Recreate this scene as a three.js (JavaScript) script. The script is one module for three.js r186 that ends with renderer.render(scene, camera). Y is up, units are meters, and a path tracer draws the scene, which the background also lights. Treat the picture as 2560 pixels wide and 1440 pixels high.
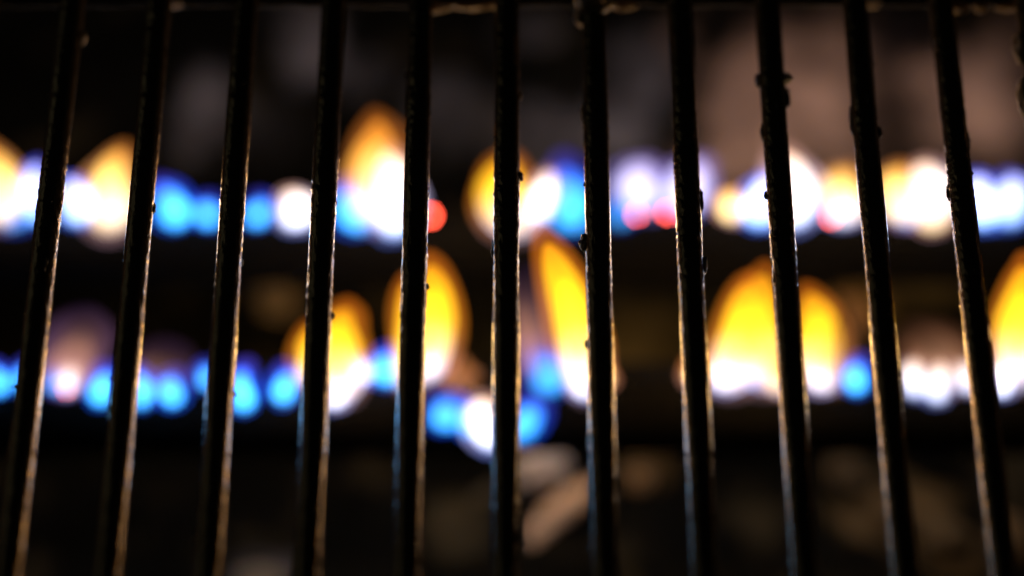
import * as THREE from 'three';
import { RectAreaLightUniformsLib } from 'three/addons/lights/RectAreaLightUniformsLib.js';
import { ImprovedNoise } from 'three/addons/math/ImprovedNoise.js';

// ---------------------------------------------------------------- camera, light, exposure
// A cooking grate seen from above at 60 degrees through a short telephoto at f/2.8; the gas burners lie 10 cm under it.
const PITCH = 0.018;                       // rod spacing
const VW = 2560, VH = 1440;
const TILT = THREE.MathUtils.degToRad(60), T = 0.1186;
const FRAME_W = PITCH * VW / 232.8;        // width of the picture in the grate plane, at its middle
const DIST = FRAME_W / 2 / (T * VW / VH);
const scene = new THREE.Scene();
const camera = new THREE.PerspectiveCamera(2 * Math.atan(T) * 180 / Math.PI, VW / VH, 0.02, 20);
const EYE = new THREE.Vector3(0.0011, DIST * Math.sin(TILT), DIST * Math.cos(TILT));
camera.position.copy(EYE);
camera.lookAt(0.0011, 0, 0);
camera.focus = 0.476;
camera.userData.fStop = 2.85;
camera.updateMatrixWorld();
scene.add(camera);
scene.background = new THREE.Color(0.0022, 0.0024, 0.0028);   // a dark night around the fire

RectAreaLightUniformsLib.init();
const sideFill = new THREE.RectAreaLight(new THREE.Color().setRGB(0.9, 1, 0.82), 0.11, 0.5, 0.35);   // dim soft light added out of view on the left for the rod edges
sideFill.position.set(-0.7, 0.22, -0.25); sideFill.lookAt(0.05, 0, -0.06);
scene.add(sideFill);

const renderer = new THREE.WebGLRenderer({ antialias: true });
renderer.toneMapping = THREE.LinearToneMapping;
renderer.toneMappingExposure = 1;
renderer.shadowMap.enabled = true;

// ---------------------------------------------------------------- helpers
let seed = 20240611;
const rnd = () => { seed = (seed + 0x6d2b79f5) | 0; let t = Math.imul(seed ^ (seed >>> 15), 1 | seed); t = (t + Math.imul(t ^ (t >>> 7), 61 | t)) ^ t; return ((t ^ (t >>> 14)) >>> 0) / 4294967296; };
const noiseMaker = new ImprovedNoise();
const noise = (x, y, z = 0) => noiseMaker.noise(x + 31.7, y + 17.3, z + 5.1);
const fbm = (x, y, z = 0, n = 4) => { let s = 0, a = 0.5; for (let i = 0; i < n; i++) { s += a * noise(x, y, z + i * 7.7); x *= 2.03; y *= 2.03; z *= 2.03; a *= 0.5; } return s; };
const used = {};
const numbered = (n) => { used[n] = (used[n] ?? -1) + 1; return used[n] ? `${n}_${String(used[n]).padStart(3, '0')}` : n; };
function tag(o, label, category, group, kind) {
  o.userData = { label };
  if (category) o.userData.category = category;
  if (group) o.userData.group = group;
  if (kind) o.userData.kind = kind;
  return o;
}
function mesh(name, g, m, parent) {
  const o = new THREE.Mesh(g, m);
  o.name = parent ? name : numbered(name);
  o.castShadow = o.receiveShadow = true;
  (parent ?? scene).add(o);
  return o;
}
// where the line of sight through a point of the photograph meets the level y, a plane across z, or a burner pipe
const F = new THREE.Vector3(0, -Math.sin(TILT), -Math.cos(TILT)), U = new THREE.Vector3(0, Math.cos(TILT), -Math.sin(TILT));
const sight = (px, py) => F.clone().addScaledVector(U, -(py - VH / 2) / (VH / 2) * T).add(new THREE.Vector3((px - VW / 2) / (VW / 2) * T * VW / VH, 0, 0));
const at = (px, py, y) => { const d = sight(px, py); return EYE.clone().addScaledVector(d, (y - EYE.y) / d.y); };
const atZ = (px, py, z) => { const d = sight(px, py); return EYE.clone().addScaledVector(d, (z - EYE.z) / d.z); };
function onPipe(px, py, y0, z0, r) {
  const d = sight(px, py), oy = EYE.y - y0, oz = EYE.z - z0;
  const a = d.y * d.y + d.z * d.z, b = oy * d.y + oz * d.z, c = oy * oy + oz * oz - r * r, q = b * b - a * c;
  return q < 0 ? null : EYE.clone().addScaledVector(d, (-b - Math.sqrt(q)) / a);
}
function grain(size, f) {                  // a grey texture from f(u, v) in 0..1, tileable in u when f is
  const a = new Uint8Array(size * size * 4);
  for (let y = 0; y < size; y++) for (let x = 0; x < size; x++) { const v = Math.max(0, Math.min(255, f(x / size, y / size) * 255)); a.set([v, v, v, 255], (y * size + x) * 4); }
  const t = new THREE.DataTexture(a, size, size);
  t.magFilter = THREE.LinearFilter; t.wrapS = t.wrapT = THREE.RepeatWrapping; t.needsUpdate = true;
  return t;
}
function lumpy(r, squash, rough, k) {      // an uneven lump
  const g = new THREE.IcosahedronGeometry(r, 5), p = g.attributes.position, v = new THREE.Vector3();
  for (let i = 0; i < p.count; i++) {
    v.fromBufferAttribute(p, i).normalize();
    const s = 1 + rough * (fbm(v.x * 1.6 + k, v.y * 1.6 - k, v.z * 1.6 + 2 * k, 5) * 1.6);
    p.setXYZ(i, v.x * r * s, v.y * r * s * squash, v.z * r * s);
  }
  g.computeVertexNormals();
  return g;
}

// ---------------------------------------------------------------- firebox
const DROP = 0.100, PIPE_R = 0.011, FLOOR = -0.150;
const zRear = at(1280, 545, -DROP).z, zFront = at(1280, 968, -DROP).z, PIPE_Y = -DROP - PIPE_R;

const FX0 = -0.26, FX1 = 0.26, FZ0 = -0.36, FZ1 = 0.20;
{
  const N = 1024, a = new Uint8Array(N * N * 4), toByte = (c) => Math.round(255 * (c <= 0.0031308 ? c * 12.92 : 1.055 * Math.pow(c, 1 / 2.4) - 0.055));
  // floor patches: [x, y, radius x, radius y in the photograph, colour, strength]
  const ash = [0.125, 0.125, 0.15], brownTone = [0.37, 0.25, 0.2], tan = [0.15, 0.105, 0.05], olive = [0.034, 0.028, 0.016];  // the brown tone makes a lighter area at the rear right
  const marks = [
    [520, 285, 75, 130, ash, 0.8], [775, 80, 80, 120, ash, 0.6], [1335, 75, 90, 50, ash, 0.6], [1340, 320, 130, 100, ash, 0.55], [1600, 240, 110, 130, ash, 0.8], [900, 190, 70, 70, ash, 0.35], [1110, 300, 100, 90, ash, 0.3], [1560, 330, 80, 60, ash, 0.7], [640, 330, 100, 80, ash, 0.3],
    [1860, 250, 190, 170, brownTone, 0.8], [2060, 180, 190, 130, brownTone, 0.9], [2080, 340, 240, 130, brownTone, 0.8], [2290, 250, 150, 130, brownTone, 1], [2480, 290, 150, 200, brownTone, 1], [2250, 95, 110, 70, [0.006, 0.005, 0.006], 0.95], [2190, 280, 60, 50, [0.05, 0.035, 0.03], 0.6], [2020, 385, 110, 45, [0.05, 0.035, 0.03], 0.7], [1940, 30, 140, 40, [0.006, 0.005, 0.006], 0.9], [1830, 420, 170, 90, brownTone, 0.5], [2460, 150, 90, 60, brownTone, 0.9],
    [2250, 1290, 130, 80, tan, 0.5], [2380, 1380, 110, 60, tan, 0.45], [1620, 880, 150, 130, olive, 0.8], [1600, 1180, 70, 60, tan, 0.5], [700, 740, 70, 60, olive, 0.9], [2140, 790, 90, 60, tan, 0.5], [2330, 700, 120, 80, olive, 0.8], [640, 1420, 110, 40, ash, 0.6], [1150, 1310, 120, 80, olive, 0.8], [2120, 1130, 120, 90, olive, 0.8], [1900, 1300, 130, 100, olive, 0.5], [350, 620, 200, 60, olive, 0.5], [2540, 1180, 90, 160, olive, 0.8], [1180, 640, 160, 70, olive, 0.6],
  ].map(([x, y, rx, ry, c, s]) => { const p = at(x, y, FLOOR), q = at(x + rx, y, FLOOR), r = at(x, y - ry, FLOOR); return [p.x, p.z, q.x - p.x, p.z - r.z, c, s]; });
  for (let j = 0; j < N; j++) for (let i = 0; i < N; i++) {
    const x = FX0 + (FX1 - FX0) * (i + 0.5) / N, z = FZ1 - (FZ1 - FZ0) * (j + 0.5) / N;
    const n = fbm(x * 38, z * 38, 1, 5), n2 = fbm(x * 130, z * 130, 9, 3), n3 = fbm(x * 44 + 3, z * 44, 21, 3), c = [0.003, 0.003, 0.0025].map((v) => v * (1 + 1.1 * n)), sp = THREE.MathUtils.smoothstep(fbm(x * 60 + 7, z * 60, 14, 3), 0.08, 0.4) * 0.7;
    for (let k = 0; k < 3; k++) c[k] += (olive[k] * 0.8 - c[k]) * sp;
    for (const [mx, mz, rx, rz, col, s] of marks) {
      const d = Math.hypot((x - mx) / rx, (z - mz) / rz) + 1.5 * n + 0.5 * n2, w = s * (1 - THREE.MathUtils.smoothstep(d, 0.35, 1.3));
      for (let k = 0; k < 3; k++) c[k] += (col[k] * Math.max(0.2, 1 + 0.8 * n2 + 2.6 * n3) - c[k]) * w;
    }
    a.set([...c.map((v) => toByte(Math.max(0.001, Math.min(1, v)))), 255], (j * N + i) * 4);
  }
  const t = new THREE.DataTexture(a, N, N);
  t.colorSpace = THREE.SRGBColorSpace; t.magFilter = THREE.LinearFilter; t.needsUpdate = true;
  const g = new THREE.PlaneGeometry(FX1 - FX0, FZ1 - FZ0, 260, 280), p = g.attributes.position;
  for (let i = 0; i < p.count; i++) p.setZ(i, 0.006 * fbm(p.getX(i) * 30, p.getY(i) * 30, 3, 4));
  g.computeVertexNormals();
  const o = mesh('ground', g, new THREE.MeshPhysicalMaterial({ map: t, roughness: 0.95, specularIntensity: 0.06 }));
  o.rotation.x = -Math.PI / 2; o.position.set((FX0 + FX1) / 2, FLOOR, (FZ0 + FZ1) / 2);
  tag(o, 'sooty firebox floor with brown and grey patches under the burners', null, null, 'structure');
  // the box's own sheet-metal sides, outside the picture
  const iron = new THREE.MeshStandardMaterial({ color: new THREE.Color().setRGB(0.03, 0.028, 0.026), roughness: 0.7 });
  for (const [x, z, w, d, l] of [[0, FZ0 - 0.002, FX1 - FX0 + 0.008, 0.004, 'rear'], [FX0 - 0.002, (FZ0 + FZ1) / 2, 0.004, FZ1 - FZ0, 'left'], [FX1 + 0.002, (FZ0 + FZ1) / 2, 0.004, FZ1 - FZ0, 'right']]) {
    const s = mesh('wall', new THREE.BoxGeometry(w, 0.16, d), iron);
    s.position.set(x, FLOOR + 0.07, z);
    tag(s, `${l} side wall of the sooty firebox`, null, null, 'structure');
  }
}

// ---------------------------------------------------------------- burner pipes
const pipeBump = grain(256, (u, v) => 0.5 + 0.5 * fbm(u * 20, v * 20, 4, 4));
const pipeMat = new THREE.MeshPhysicalMaterial({ color: new THREE.Color().setRGB(0.0013, 0.0012, 0.0012), roughness: 0.95, specularIntensity: 0.03, bumpMap: pipeBump, bumpScale: 0.0006 });
const portMat = new THREE.MeshStandardMaterial({ color: new THREE.Color().setRGB(0.03, 0.026, 0.022), roughness: 0.7, metalness: 0.4 });
function burner(z0, label) {
  const o = new THREE.Group(); o.name = numbered('gas_burner'); scene.add(o);
  o.position.set(0, PIPE_Y, z0);
  tag(o, label, 'gas burner');
  const g = new THREE.CylinderGeometry(PIPE_R, PIPE_R, 0.5, 40, 120); g.rotateZ(Math.PI / 2);
  const p = g.attributes.position;
  for (let i = 0; i < p.count; i++) { const x = p.getX(i), y = p.getY(i), z = p.getZ(i), s = 1 + 0.05 * fbm(x * 60, y * 90, z * 90, 3); p.setXYZ(i, x, y * s, z * s); }
  g.computeVertexNormals();
  mesh('pipe', g, pipeMat, o);
  for (const s of [-1, 1]) {                                         // the feet that carry the pipe on the floor
    const f = mesh('foot', new THREE.BoxGeometry(0.012, PIPE_Y - PIPE_R - FLOOR + 0.008, 0.012), pipeMat, o);
    f.position.set(s * 0.2, -PIPE_R - (PIPE_Y - PIPE_R - FLOOR) / 2, 0);
  }
  return o;
}
const rearBurner = burner(zRear, 'dark rear gas burner pipe lying across behind the rods, under the upper row of flames');
const frontBurner = burner(zFront, 'dark front gas burner pipe lying across behind the rods, under the lower row of flames');
const portGeo = new THREE.TorusGeometry(0.0011, 0.0004, 6, 14); portGeo.rotateX(Math.PI / 2);

// ---------------------------------------------------------------- flames
function ramp(stops) {                     // light given off from a flame's foot to its tip: [height, r, g, b]
  const n = 64, a = new Float32Array(n * 4);
  for (let i = 0; i < n; i++) {
    const v = i / (n - 1); let k = 0;
    while (k < stops.length - 2 && v > stops[k + 1][0]) k++;
    const [p, q] = [stops[k], stops[k + 1]], f = THREE.MathUtils.smoothstep(v, p[0], q[0]);
    for (let c = 0; c < 3; c++) a[i * 4 + c] = p[c + 1] + (q[c + 1] - p[c + 1]) * f;
    a[i * 4 + 3] = 1;
  }
  const t = new THREE.DataTexture(a, 1, n, THREE.RGBAFormat, THREE.FloatType);
  t.magFilter = THREE.LinearFilter; t.needsUpdate = true;
  return t;
}
// each kind: what its mantle (outermost, thin), envelope and heart give off, and the light it throws
const KIND = {
  yellow: { m: [[0, 1.6, 2.0, 3.2], [0.22, 3.4, 2.4, 2.2], [0.42, 3.0, 1.75, 0.08], [0.75, 2.8, 1.5, 0.03], [1, 1.9, 0.7, 0.02]], mantle: [[0, 0.9, 0.6, 0.8], [0.4, 2.4, 0.72, 0.05], [1, 1.3, 0.3, 0.02]], heart: [[0, 2.2, 2.4, 3.6], [0.3, 4, 2.9, 0.7], [0.5, 3.6, 2.4, 0.12], [1, 3.2, 2.0, 0.03]], light: [1, 0.58, 0.2], power: 1.3 },
  orange: { m: [[0, 3, 2.0, 1.4], [0.5, 2.6, 1.2, 0.15], [1, 1.6, 0.5, 0.04]], mantle: [[0, 1.6, 0.8, 0.7], [0.5, 1.8, 0.55, 0.1], [1, 0.9, 0.24, 0.03]], heart: [[0, 3, 2, 1.4], [1, 2.6, 1.3, 0.1]], light: [1, 0.52, 0.18], power: 0.9 },
  cream: { m: [[0, 2.6, 2.0, 1.8], [0.3, 3.6, 2.5, 0.9], [0.7, 3.2, 1.9, 0.4], [1, 2.2, 0.85, 0.07]], mantle: [[0, 1.6, 1.0, 1.4], [0.5, 2.6, 1.1, 0.4], [1, 1.5, 0.45, 0.06]], heart: [[0, 4, 3.2, 2.2], [0.6, 4, 3.0, 1.0], [1, 3.2, 1.9, 0.4]], light: [1, 0.6, 0.25], power: 1 },
  white: { m: [[0, 1.2, 2.6, 6], [0.3, 5.5, 5.5, 7], [0.7, 6, 5, 4.5], [1, 5, 3.0, 1.6]], mantle: [[0, 0.3, 0.9, 4], [0.4, 3, 2.6, 4], [0.75, 3, 1.7, 1.5], [1, 1.8, 0.7, 0.4]], heart: [[0, 4, 5, 8], [1, 7, 6, 5]], light: [1, 0.74, 0.46], power: 0.6 },
  coolwhite: { m: [[0, 0.8, 2.6, 7], [0.4, 3.4, 4.4, 7.5], [1, 2.6, 2.6, 6]], mantle: [[0, 0.2, 0.8, 5], [0.5, 0.8, 1.2, 5], [1, 0.4, 0.35, 3]], heart: [[0, 2, 4, 8], [1, 5, 5, 8]], light: [0.75, 0.85, 1], power: 0.6 },
  blue: { m: [[0, 0.3, 3.4, 8], [0.45, 0.28, 2.4, 7.2], [1, 0.2, 0.5, 4.5]], mantle: [[0, 0.04, 0.6, 4], [0.45, 0.08, 0.3, 3.6], [1, 0.25, 0.12, 1.2]], heart: [[0, 0.6, 3.8, 9], [1, 0.4, 2.6, 7.5]], light: [0.18, 0.55, 1], power: 0.8, up: 1.3 },
  lavender: { m: [[0, 1.0, 1.2, 3], [0.5, 1.7, 1.6, 2.5], [1, 1.2, 1.0, 2.0]], mantle: [[0, 0.6, 0.6, 2], [1, 0.8, 0.5, 1.3]], heart: [[0, 1.4, 1.6, 3], [0.6, 3, 2.8, 3.2], [1, 2.4, 2, 2.6]], light: [0.8, 0.75, 1], power: 0.4 },
  peach: { m: [[0, 0.9, 0.5, 0.3], [0.5, 0.34, 0.14, 0.07], [1, 0.01, 0.004, 0.002]], mantle: [[0, 0.8, 0.32, 0.14], [0.5, 0.26, 0.1, 0.05], [1, 0.01, 0.004, 0.002]], light: null },
  faint: { m: [[0, 0.5, 0.27, 0.35], [0.3, 0.36, 0.16, 0.12], [0.65, 0.1, 0.045, 0.035], [1, 0.01, 0.005, 0.006]], heart: [[0, 1.2, 0.6, 0.55], [0.4, 0.8, 0.36, 0.2], [0.75, 0.35, 0.16, 0.09], [1, 0.1, 0.05, 0.04]], mantle: [[0, 0.4, 0.2, 0.7], [0.4, 0.26, 0.12, 0.25], [1, 0.01, 0.005, 0.02]], light: null },
};
const SHEET = { mantle: 0.12, m: 0.34, heart: 0.4 };                 // how much of what lies behind one sheet of flame hides
const made = {};
function sheet(kind, layer, gain) {
  const t = made[kind + layer] ??= ramp(KIND[kind][layer]), key = kind + layer + gain;
  return made[key] ??= new THREE.MeshBasicMaterial({ map: t, color: new THREE.Color().setRGB(gain, gain, gain), transparent: true, opacity: SHEET[layer], side: THREE.DoubleSide });
}
const PX = FRAME_W / VW / DIST;            // one pixel of the photograph at one metre
function flameShape(axis, r, k, waist, calm = 1) {
  const NU = 20, NV = 26, pos = [], uv = [], idx = [];
  for (let j = 0; j <= NV; j++) {
    const t = j / NV, prof = Math.pow(t + 0.02, 0.42 * waist) * Math.pow(1 - t, 0.62) * 1.62, c = axis(t);
    for (let i = 0; i <= NU; i++) {
      const a = i / NU * Math.PI * 2, w = 1 + (0.2 + 0.25 * t) * calm * noise(Math.cos(a) * 0.9 + k, t * 2.4, Math.sin(a) * 0.9 - k);
      pos.push(c.x + Math.cos(a) * r * prof * w, c.y, c.z + Math.sin(a) * r * 0.8 * prof * w);
      uv.push(0.5, t);
    }
  }
  for (let j = 0; j < NV; j++) for (let i = 0; i < NU; i++) { const q = j * (NU + 1) + i; idx.push(q, q + NU + 1, q + 1, q + 1, q + NU + 1, q + NU + 2); }
  const g = new THREE.BufferGeometry();
  g.setAttribute('position', new THREE.Float32BufferAttribute(pos, 3)); g.setAttribute('uv', new THREE.Float32BufferAttribute(uv, 2));
  g.setIndex(idx); g.computeVertexNormals();
  return g;
}
// a flame as the photograph shows it: foot (x, y), tip (x, y), width; the lens blur of about 30 pixels is taken off all round
const LIGHT = 0.0015, BLUR = 30;
let flameNo = 0;
function flame(row, kind, fx, fy, tx, ty, w, label, { bend = 0, waist = 1, gain = 1, calm = 1 } = {}) {
  const b = row === 'rear' ? [PIPE_Y, zRear, rearBurner] : [PIPE_Y, zFront, frontBurner], K = KIND[kind];
  const tall = Math.max(24, fy - ty - 2 * BLUR), footY = fy - BLUR, lean = (tx - fx) * tall / Math.max(1, fy - ty);
  let foot = onPipe(fx, footY, b[0], b[1], PIPE_R);
  if (!foot) foot = new THREE.Vector3(atZ(fx, footY, b[1]).x, b[0] + PIPE_R, b[1]);
  const z = foot.z, tip = atZ(fx + lean, footY - tall, z).sub(foot);
  const depth = EYE.distanceTo(foot), r = Math.max(20, w * 1.06 - 2 * 25) / 2 * PX * depth;
  const o = new THREE.Group(); o.name = numbered('flame'); o.position.copy(foot); scene.add(o);
  const axis = (t) => new THREE.Vector3(tip.x * t + bend * PX * depth * Math.sin(Math.PI * t) + calm * r * (0.12 + 0.22 * t * t) * Math.sin(4.4 * t + flameNo * 2.1), tip.y * t, 0);
  const up = K.up ?? 1.12, layer = (name, which, g) => { const f = mesh(name, g, sheet(kind, which, gain), o); f.castShadow = f.receiveShadow = false; };
  layer('flame_envelope', 'm', flameShape(axis, r, flameNo * 1.7, waist, calm));
  layer('flame_mantle', 'mantle', flameShape((t) => axis(-0.05 + t * (up + 0.05)), r * 1.26 + 14 * PX * depth, flameNo * 3.1, waist, calm));
  if (K.heart) layer('flame_heart', 'heart', flameShape((t) => axis(0.04 + t * 0.74), r * 0.66, flameNo * 2.3, waist, calm));
  if (K.light && K.power * tall * w > 2600) {
    const l = new THREE.PointLight(new THREE.Color().setRGB(...K.light), LIGHT * K.power * gain * Math.min(2.2, tall * w / 14000), 0, 2);
    l.name = 'flame_glow'; l.position.copy(axis(0.45)); l.castShadow = true; l.shadow.radius = 0.2;
    o.add(l);
  }
  tag(o, label, 'flame', row === 'rear' ? 'flames along the rear burner' : 'flames along the front burner');
  const port = mesh('port', portGeo, portMat, b[2]);                 // the hole that feeds it
  port.position.set(foot.x, foot.y - b[0], foot.z - b[1]).multiplyScalar(1);
  port.rotation.x = Math.atan2(foot.z - b[1], foot.y - b[0]);
  flameNo++;
  return o;
}
const REAR = [
  ['cream', 10, 575, -25, 345, 150, 'orange and white flame cut by the left edge of the rear row'],
  ['coolwhite', 88, 575, 88, 385, 95, 'white flame with violet rim just left of the first rod, rear row'],
  ['blue', 40, 585, 50, 490, 110, 'low violet-blue flame beneath the orange one at the left end of the rear row', { gain: 0.4 }],
  ['coolwhite', 195, 575, 180, 425, 110, 'white flame with blue rim just right of the first rod, rear row'],
  ['cream', 268, 590, 308, 350, 150, 'pale yellow flame leaning right onto the second rod, rear row', { waist: 0.7 }],
  ['white', 285, 580, 300, 440, 90, 'white heart of fire inside the pale yellow flame beside the second rod', { gain: 0.5 }],
  ['blue', 440, 582, 400, 440, 120, 'blue flame with violet tail just right of the second rod, rear row'],
  ['blue', 520, 582, 520, 478, 96, 'small round blue flame just left of the third rod, rear row'],
  ['blue', 645, 582, 648, 474, 96, 'small round blue flame just right of the third rod, rear row'],
  ['white', 735, 585, 748, 455, 120, 'round white flame with orange cap just left of the fourth rod, rear row'],
  ['blue', 890, 592, 860, 440, 130, 'wide blue flame at the foot of the tall orange one, right of the fourth rod', { gain: 0.8 }],
  ['orange', 945, 575, 925, 272, 165, 'tallest orange flame of the rear row, between the fourth and fifth rods', { bend: -8 }],
  ['white', 985, 605, 985, 355, 150, 'broad white flame touching the fifth rod, rear row', { gain: 0.9 }],
  ['yellow', 1275, 600, 1270, 375, 175, 'golden flame showing on both sides of the sixth rod, rear row', { waist: 0.8 }],
  ['white', 1350, 575, 1372, 405, 100, 'narrow white flame right of the sixth rod, rear row'],
  ['blue', 1425, 590, 1428, 395, 150, 'large cyan-blue flame with violet top just left of the seventh rod', { gain: 0.55 }],
  ['lavender', 1600, 545, 1615, 385, 170, 'pale lavender flame just right of the seventh rod, rear row', { gain: 0.95 }],
  ['lavender', 1718, 548, 1722, 380, 165, 'pale lavender flame half hidden by the eighth rod, rear row', { gain: 1.05 }],
  ['blue', 1548, 582, 1548, 470, 110, 'dim violet-blue flame touching the right side of the seventh rod, rear row', { gain: 0.28 }],
  ['cream', 1828, 570, 1840, 455, 100, 'small orange flame midway between the eighth and ninth rods, rear row', { gain: 1.5 }],
  ['coolwhite', 1900, 580, 1915, 415, 125, 'white flame with blue foot just left of the ninth rod, rear row'],
  ['white', 1972, 580, 1985, 358, 160, 'pointed white flame with orange tip right of the ninth rod, rear row', { gain: 0.8 }],
  ['cream', 2112, 556, 2114, 400, 145, 'golden flame with white foot just left of the tenth rod, rear row'],
  ['white', 2110, 570, 2120, 470, 120, 'low white flame inside the golden one left of the tenth rod', { gain: 0.8 }],
  ['blue', 2262, 578, 2262, 500, 90, 'low blue flame just right of the tenth rod, rear row', { gain: 0.7 }],
  ['cream', 2255, 570, 2248, 395, 130, 'pale yellow flame with golden rim just right of the tenth rod, rear row', { gain: 1.2, waist: 0.8 }],
  ['cream', 2335, 590, 2320, 460, 130, 'low golden flame left of the eleventh rod, rear row'],
  ['white', 2325, 565, 2330, 385, 145, 'rounded white flame just left of the eleventh rod, rear row', { gain: 0.8 }],
  ['coolwhite', 2455, 580, 2445, 420, 130, 'white flame just right of the eleventh rod, rear row'],
  ['coolwhite', 2525, 578, 2515, 415, 135, 'blue-rimmed white flame at the right end of the rear row', { gain: 0.7 }],
];
for (const [k, ...a] of REAR) flame('rear', k, ...a);
const FRONT = [
  ['blue', -6, 1005, -8, 890, 90, 'blue flame cut by the left edge of the front row'],
  ['blue', 58, 1002, 60, 885, 84, 'blue flame half hidden by the first rod, front row', { gain: 0.8 }],
  ['faint', 180, 985, 195, 765, 190, 'faint reddish flame rising above the blue ones right of the first rod', { gain: 1.5 }],
  ['blue', 138, 1000, 138, 900, 84, 'blue flame just right of the first rod, front row', { gain: 0.7 }],
  ['white', 168, 1005, 195, 885, 92, 'small bright white flame right of the first rod, front row', { gain: 0.8 }],
  ['blue', 255, 1030, 258, 900, 104, 'blue flame just left of the second rod, front row'],
  ['blue', 352, 1036, 352, 900, 96, 'blue flame just right of the second rod, front row'],
  ['blue', 430, 1032, 428, 912, 104, 'round blue flame midway between the second and third rods, front row'],
  ['faint', 400, 985, 380, 860, 190, 'faint violet flame above the blue ones between the second and third rods', { gain: 0.6 }],
  ['blue', 515, 990, 515, 890, 88, 'small blue flame left of the third rod, set a little higher than its neighbours', { gain: 0.8 }],
  ['blue', 608, 1044, 604, 895, 104, 'blue flame just right of the third rod, hanging lowest of the left half', { gain: 1.1 }],
  ['blue', 710, 1026, 712, 900, 100, 'round blue flame just left of the fourth rod, front row'],
  ['yellow', 765, 985, 800, 790, 120, 'golden flame half hidden by the fourth rod on its left side'],
  ['yellow', 850, 1010, 858, 745, 165, 'rounded golden flame just right of the fourth rod, front row', { waist: 0.8 }],
  ['white', 838, 1036, 846, 920, 100, 'white flame at the foot of the golden one right of the fourth rod'],
  ['coolwhite', 905, 975, 905, 880, 92, 'small blue-white flame at the right of the golden one past the fourth rod'],
  ['blue', 965, 980, 970, 852, 100, 'round blue flame just left of the fifth rod, front row'],
  ['yellow', 1060, 968, 1072, 632, 168, 'tall oval golden flame just right of the fifth rod', { waist: 0.9, bend: 12, calm: 0.4 }],
  ['yellow', 1012, 935, 1030, 680, 125, 'smaller golden flame showing left of the fifth rod', { gain: 0.85 }],
  ['white', 1062, 958, 1075, 850, 110, 'white flame at the foot of the tall oval golden one by the fifth rod'],
  ['blue', 1120, 1085, 1095, 975, 130, 'blue flame sagging over the front of the burner right of the fifth rod', { gain: 0.7 }],
  ['blue', 1172, 1105, 1160, 985, 110, 'blue flame bridging to the sagging white one left of the sixth rod', { gain: 0.7 }],
  ['white', 1228, 1135, 1195, 975, 135, 'white flame sagging lowest over the front of the burner by the sixth rod', { gain: 0.9 }],
  ['blue', 1300, 1118, 1335, 975, 125, 'deep blue flame sagging over the burner just right of the sixth rod', { gain: 0.6 }],
  ['blue', 1370, 1000, 1352, 850, 140, 'broad deep blue flame between the sixth and seventh rods, beside the tall golden one', { gain: 0.4 }],
  ['faint', 1335, 960, 1310, 650, 150, 'faint pinkish flame between the sixth rod and the tall golden one', { gain: 1.2 }],
  ['yellow', 1468, 1010, 1345, 578, 168, 'tallest golden flame, slanting left from the seventh rod', { bend: 16, waist: 1.1, calm: 0.35 }],
  ['white', 1458, 1010, 1445, 905, 96, 'white flame at the foot of the slanting golden one by the seventh rod'],
  ['orange', 1508, 990, 1505, 880, 94, 'small orange flame hidden behind the seventh rod, front row', { gain: 1.4 }],
  ['orange', 1740, 985, 1745, 860, 94, 'small orange flame hidden behind the eighth rod, front row', { gain: 1.4 }],
  ['yellow', 1826, 985, 1892, 680, 160, 'broad golden flame leaning right between the eighth and ninth rods, front row', { waist: 0.7, bend: 0, calm: 0.4 }],
  ['yellow', 1905, 985, 1905, 655, 160, 'tall orange-yellow flame rising against the left side of the ninth rod', { waist: 0.8, gain: 0.75, calm: 0.4 }],
  ['white', 1815, 985, 1815, 885, 120, 'white flame at the foot of the broad golden one right of the eighth rod'],
  ['blue', 1880, 985, 1882, 905, 84, 'small blue flame under the broad golden one left of the ninth rod', { gain: 0.7 }],
  ['yellow', 1945, 1005, 1935, 850, 110, 'low golden flame touching the left side of the ninth rod'],
  ['yellow', 2045, 985, 2015, 705, 165, 'orange-topped flame just right of the ninth rod, front row', { bend: 12, calm: 0.4, gain: 0.9 }],
  ['white', 2050, 992, 2050, 895, 105, 'white flame at the foot of the orange-topped one right of the ninth rod'],
  ['blue', 2140, 1000, 2140, 875, 98, 'single round blue flame just left of the tenth rod, front row'],
  ['peach', 2105, 930, 2105, 740, 120, 'faint orange wisp above the single round blue flame left of the tenth rod', { gain: 0.6 }],
  ['peach', 2345, 975, 2320, 790, 200, 'faint reddish wisp above the three white flames right of the tenth rod'],
  ['white', 2288, 1012, 2282, 870, 98, 'white flame just right of the tenth rod, first of three with orange caps', { gain: 0.6 }],
  ['white', 2345, 1024, 2342, 878, 106, 'white flame midway between the tenth and eleventh rods, middle of three with orange caps', { gain: 0.6 }],
  ['white', 2415, 1000, 2408, 878, 98, 'white flame just left of the eleventh rod, last of three with orange caps', { gain: 0.6 }],
  ['white', 2505, 1008, 2500, 885, 90, 'small white flame just right of the eleventh rod, front row'],
  ['yellow', 2548, 985, 2552, 635, 150, 'tall golden flame at the right edge of the front row', { bend: -8 }],
];
for (const [k, ...a] of FRONT) flame('front', k, ...a);

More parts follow.
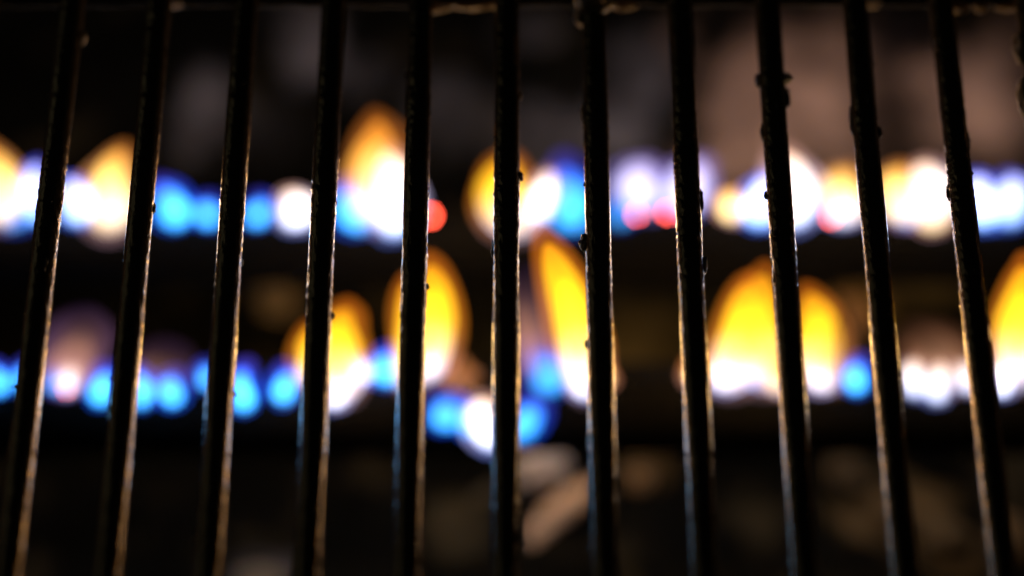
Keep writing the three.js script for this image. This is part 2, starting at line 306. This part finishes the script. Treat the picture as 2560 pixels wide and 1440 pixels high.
// red-hot specks on the burners
const emberMat = new THREE.MeshBasicMaterial({ color: new THREE.Color().setRGB(30, 2.4, 1.2) });
for (const [row, x, y, r, label] of [
  ['rear', 1076, 540, 0.0009, 'red glowing ember just right of the fifth rod on the rear burner'],
  ['rear', 1592, 537, 0.0007, 'red glowing ember under the lavender flame right of the seventh rod'],
  ['rear', 1668, 532, 0.0007, 'red glowing ember just left of the eighth rod on the rear burner'],
  ['rear', 2078, 545, 0.0006, 'small red glowing ember midway between the ninth and tenth rods'],
  ['front', 166, 972, 0.0007, 'red glowing ember under the white flame right of the first rod'],
]) {
  const p = onPipe(x, y, PIPE_Y, row === 'rear' ? zRear : zFront, PIPE_R);
  const o = mesh('ember', lumpy(r, 0.9, 0.2, x), emberMat);
  o.castShadow = false; o.position.copy(p);
  tag(o, label, 'ember', 'glowing embers on the burners');
}

// ---------------------------------------------------------------- scraps on the firebox floor
const scrapMat = (r, g, b) => new THREE.MeshPhysicalMaterial({ color: new THREE.Color().setRGB(r, g, b), specularIntensity: 0.3, roughness: 0.9, bumpMap: pipeBump, bumpScale: 0.0008 });
function scrap(x, y, wx, wz, turn, colour, label, h = 0.6) {
  const p = at(x, y, FLOOR + 0.004), s = PX * EYE.distanceTo(p) / 2;
  const o = mesh('charred_scrap', lumpy(1, 1, 0.45, x * 0.37), scrapMat(...colour));
  o.scale.set(wx * s, Math.min(wx, wz) * s * h, wz * s); o.rotation.y = turn;
  o.position.set(p.x, FLOOR + Math.min(wx, wz) * s * h * 0.5, p.z);
  tag(o, label, 'food scrap', 'charred scraps in the firebox');
}
scrap(1350, 1165, 120, 110, 0.3, [0.66, 0.6, 0.58], 'round pale grey scrap left of the seventh rod below the flames', 0.8);
scrap(1400, 1265, 230, 62, 0.75, [0.8, 0.56, 0.37], 'long tan stick-shaped scrap slanting behind the seventh rod', 0.8);
scrap(1598, 1185, 64, 60, 0, [0.26, 0.17, 0.09], 'small brown scrap between the seventh and eighth rods');
{
  const p = onPipe(1150, 945, PIPE_Y, zFront, PIPE_R), o = mesh('charred_scrap', lumpy(0.0042, 0.6, 0.45, 4.4), scrapMat(0.12, 0.06, 0.028));
  o.position.copy(p); o.rotation.y = 0.5;
  tag(o, 'brown crumb baked onto the front burner between the oval golden and sagging blue flames', 'food scrap', 'charred scraps in the firebox');
}
scrap(1215, 1225, 110, 50, 0.5, [0.07, 0.06, 0.04], 'dark olive scrap just behind the foot of the sixth rod');
scrap(2240, 1275, 100, 130, 0.5, [0.11, 0.075, 0.036], 'brown scrap between the ninth and tenth rods near the bottom');
scrap(2360, 1330, 120, 90, -0.4, [0.12, 0.085, 0.042], 'brown scrap just right of the tenth rod near the bottom');
scrap(2120, 1170, 90, 110, 0.6, [0.08, 0.06, 0.035], 'dark brown scrap left of the tenth rod below the blue flame');
scrap(2535, 1330, 90, 120, 0.2, [0.16, 0.105, 0.05], 'brown scrap at the right edge near the bottom corner');
scrap(2130, 775, 110, 80, 0.2, [0.25, 0.15, 0.09], 'brown scrap between the burners left of the tenth rod');
scrap(690, 735, 100, 90, 0.2, [0.12, 0.09, 0.05], 'dark olive scrap between the burners left of the fourth rod');
scrap(640, 1432, 130, 60, 0.1, [0.14, 0.13, 0.11], 'grey scrap at the bottom edge between the third and fourth rods');

// ---------------------------------------------------------------- grate
const rodBump = grain(512, (u, v) => 0.5 + 0.5 * fbm(u * 14, v * 60, 2, 5) + 0.25 * Math.max(0, noise(u * 40, v * 170, 3) - 0.25));
const rodRough = grain(256, (u, v) => 0.42 + 0.35 * fbm(u * 9, v * 40, 8, 4));
const rodMat = new THREE.MeshPhysicalMaterial({ color: new THREE.Color().setRGB(0.105, 0.072, 0.038), metalness: 0.9, roughness: 0.42, roughnessMap: rodRough, bumpMap: rodBump, bumpScale: 0.0003 });
const grimeMat = new THREE.MeshPhysicalMaterial({ color: new THREE.Color().setRGB(0.05, 0.032, 0.016), roughness: 0.28, clearcoat: 0.5, clearcoatRoughness: 0.15, bumpMap: pipeBump, bumpScale: 0.0003 });
const crustMat = new THREE.MeshStandardMaterial({ color: new THREE.Color().setRGB(0.2, 0.135, 0.07), roughness: 0.55, bumpMap: pipeBump, bumpScale: 0.0005 });
const barMat = new THREE.MeshPhysicalMaterial({ color: new THREE.Color().setRGB(0.004, 0.0035, 0.003), roughness: 0.95, specularIntensity: 0.06, bumpMap: pipeBump, bumpScale: 0.0008 });
const ROD_R = 0.00255, ROD_Z0 = -0.135, ROD_Z1 = 0.125;
const grate = new THREE.Group(); grate.name = 'grill_grate'; scene.add(grate);
tag(grate, 'black greasy steel grill grate of parallel rods over the flames', 'grill grate');
function rodShape(k) {
  const NU = 28, NV = 700, pos = [], uv = [], idx = [];
  for (let j = 0; j <= NV; j++) {
    const z = ROD_Z0 + (ROD_Z1 - ROD_Z0) * j / NV;
    const crusty = THREE.MathUtils.smoothstep(fbm(k * 3.1, z * 45, 4, 2) + (z < 0.01 ? 0.1 : -0.12), 0, 0.35);
    for (let i = 0; i <= NU; i++) {
      const a = i / NU * Math.PI * 2, c = Math.cos(a), s = Math.sin(a);
      const n = fbm(c * 1.6 + k * 11, s * 1.6, z * 520, 4), n2 = Math.max(0, fbm(c * 2.2 - k * 7, s * 2.2, z * 800, 3) - 0.12);
      const r = ROD_R + 0.00008 * noise(k * 5, z * 50) + crusty * (0.00026 * n + 0.0006 * n2) + 0.00005 * n;
      pos.push(c * r + 0.00022 * noise(k * 9.1, z * 14), s * r, z); uv.push(i / NU, (z - ROD_Z0) / 0.12);
    }
  }
  for (let j = 0; j < NV; j++) for (let i = 0; i < NU; i++) { const q = j * (NU + 1) + i; idx.push(q, q + 1, q + NU + 1, q + 1, q + NU + 2, q + NU + 1); }
  const g = new THREE.BufferGeometry();
  g.setAttribute('position', new THREE.Float32BufferAttribute(pos, 3)); g.setAttribute('uv', new THREE.Float32BufferAttribute(uv, 2));
  g.setIndex(idx); g.computeVertexNormals();
  return g;
}
const flake = [0, 1, 2, 3].map((i) => { const g = new THREE.IcosahedronGeometry(1, 2), p = g.attributes.position; for (let q = 0; q < p.count; q++) { const x = p.getX(q), y = p.getY(q), z = p.getZ(q), w = 1 + 1.1 * noise(x * 1.7 + i * 9, y * 1.7, z * 1.7); p.setXYZ(q, x * w, y * w, z * w); } g.computeVertexNormals(); return g; });
const rods = [];
for (let k = -1; k <= 14; k++) {
  const o = mesh('rod', rodShape(k), rodMat, grate);
  o.position.x = (k - 6) * PITCH + 0.0000 + 0.00025 * noise(k * 2.7, 1);
  o.rotation.y = 0.0016 * noise(k * 1.9, 6);
  rods[k] = o;
  for (let q = 0; q < 5; q++) {                                       // small flakes of baked grease, more of them towards the far end
    const a = Math.PI * rnd(), f = mesh('grease_flake', flake[q % 4], q % 3 ? grimeMat : crustMat, o), w = 0.0002 + 0.0003 * rnd();
    f.position.set(Math.cos(a) * ROD_R * 0.98, Math.sin(a) * ROD_R * 0.98, 0.08 - 0.19 * Math.pow(rnd(), 0.8));
    f.scale.set(w * 0.7, w * 0.7, w * (1 + 2 * rnd())); f.rotation.y = rnd() - 0.5;
  }
}
// baked-on grease: [rod, side (-1 left, 1 right), photograph y, width, length in pixels, crust?]
for (const [k, side, y, w, l, crust] of [
  [6, 1, 440, 14, 26], [7, -1, 606, 26, 46], [5, 1, 715, 11, 18], [8, 1, 662, 16, 44], [9, -1, 488, 13, 22], [9, 1, 195, 34, 26], [9, 1, 240, 18, 60], [9, -1, 200, 18, 40], [10, 1, 330, 16, 34], [10, -1, 300, 12, 80],
  [7, -1, 860, 12, 26], [3, 1, 986, 11, 14], [1, -1, 968, 12, 12], [4, 1, 788, 12, 18], [7, -1, 1095, 10, 40], [8, 1, 500, 10, 60], [11, 1, 350, 10, 50], [12, -1, 245, 44, 120, 1], [12, -1, 120, 30, 90, 1], [12, -1, 305, 24, 60], [7, -1, 285, 12, 50, 1], [6, 1, 240, 12, 24, 1], [1, 1, 95, 22, 34, 1],
  [7, 0, 18, 74, 66, 1], [7, -1, 40, 30, 60, 1], [6, 0, 160, 24, 40, 1], [2, 1, 520, 10, 30], [3, 1, 655, 8, 20], [9, -1, 330, 9, 50], [11, -1, 480, 9, 40], [6, -1, 620, 9, 60],
]) {
  const c = at(0, y, 0), s = PX * EYE.distanceTo(c);
  const o = mesh('grease_lump', lumpy(1, 1, 0.5, k * 3.3 + y * 0.21), crust ? crustMat : grimeMat, rods[k]);
  o.position.set(side * (ROD_R + w * s * 0.02), side ? -0.0002 : ROD_R * 0.5, c.z);
  o.scale.set(w * s * 0.55, Math.min(w, l) * s * 0.5, l * s * 0.52);
}
{
  const z = at(0, -4, -0.005).z;                                       // the wire welded across under the far ends of the rods
  const g = new THREE.CylinderGeometry(0.002, 0.002, 0.32, 20, 300); g.rotateZ(Math.PI / 2);
  const p = g.attributes.position;
  for (let i = 0; i < p.count; i++) { const x = p.getX(i), y = p.getY(i), zz = p.getZ(i), s = 1 + 0.3 * fbm(x * 240, y * 300, zz * 300, 4); p.setXYZ(i, x, y * s, zz * s); }
  g.computeVertexNormals();
  const bar = mesh('cross_bar', g, barMat, grate);
  bar.position.set(0.02, -0.0049, z);
  for (const [x, y, w, l] of [[1095, 14, 66, 40], [1180, 10, 120, 34], [2455, 40, 34, 34], [2390, 16, 70, 34], [2520, 18, 60, 26], [1560, 14, 60, 30], [2170, 8, 60, 26], [430, 10, 50, 22]]) {
    const c = at(x, y, -0.004), s = PX * EYE.distanceTo(c);
    const o = mesh('baked_crust', lumpy(1, 1, 0.6, x * 0.11), crustMat, bar);
    o.position.set(c.x - 0.02, 0.0008, Math.min(c.z - z, 0.0028)); o.scale.set(w * s * 0.5, 0.001, l * s * 0.42);
  }
}

renderer.render(scene, camera);
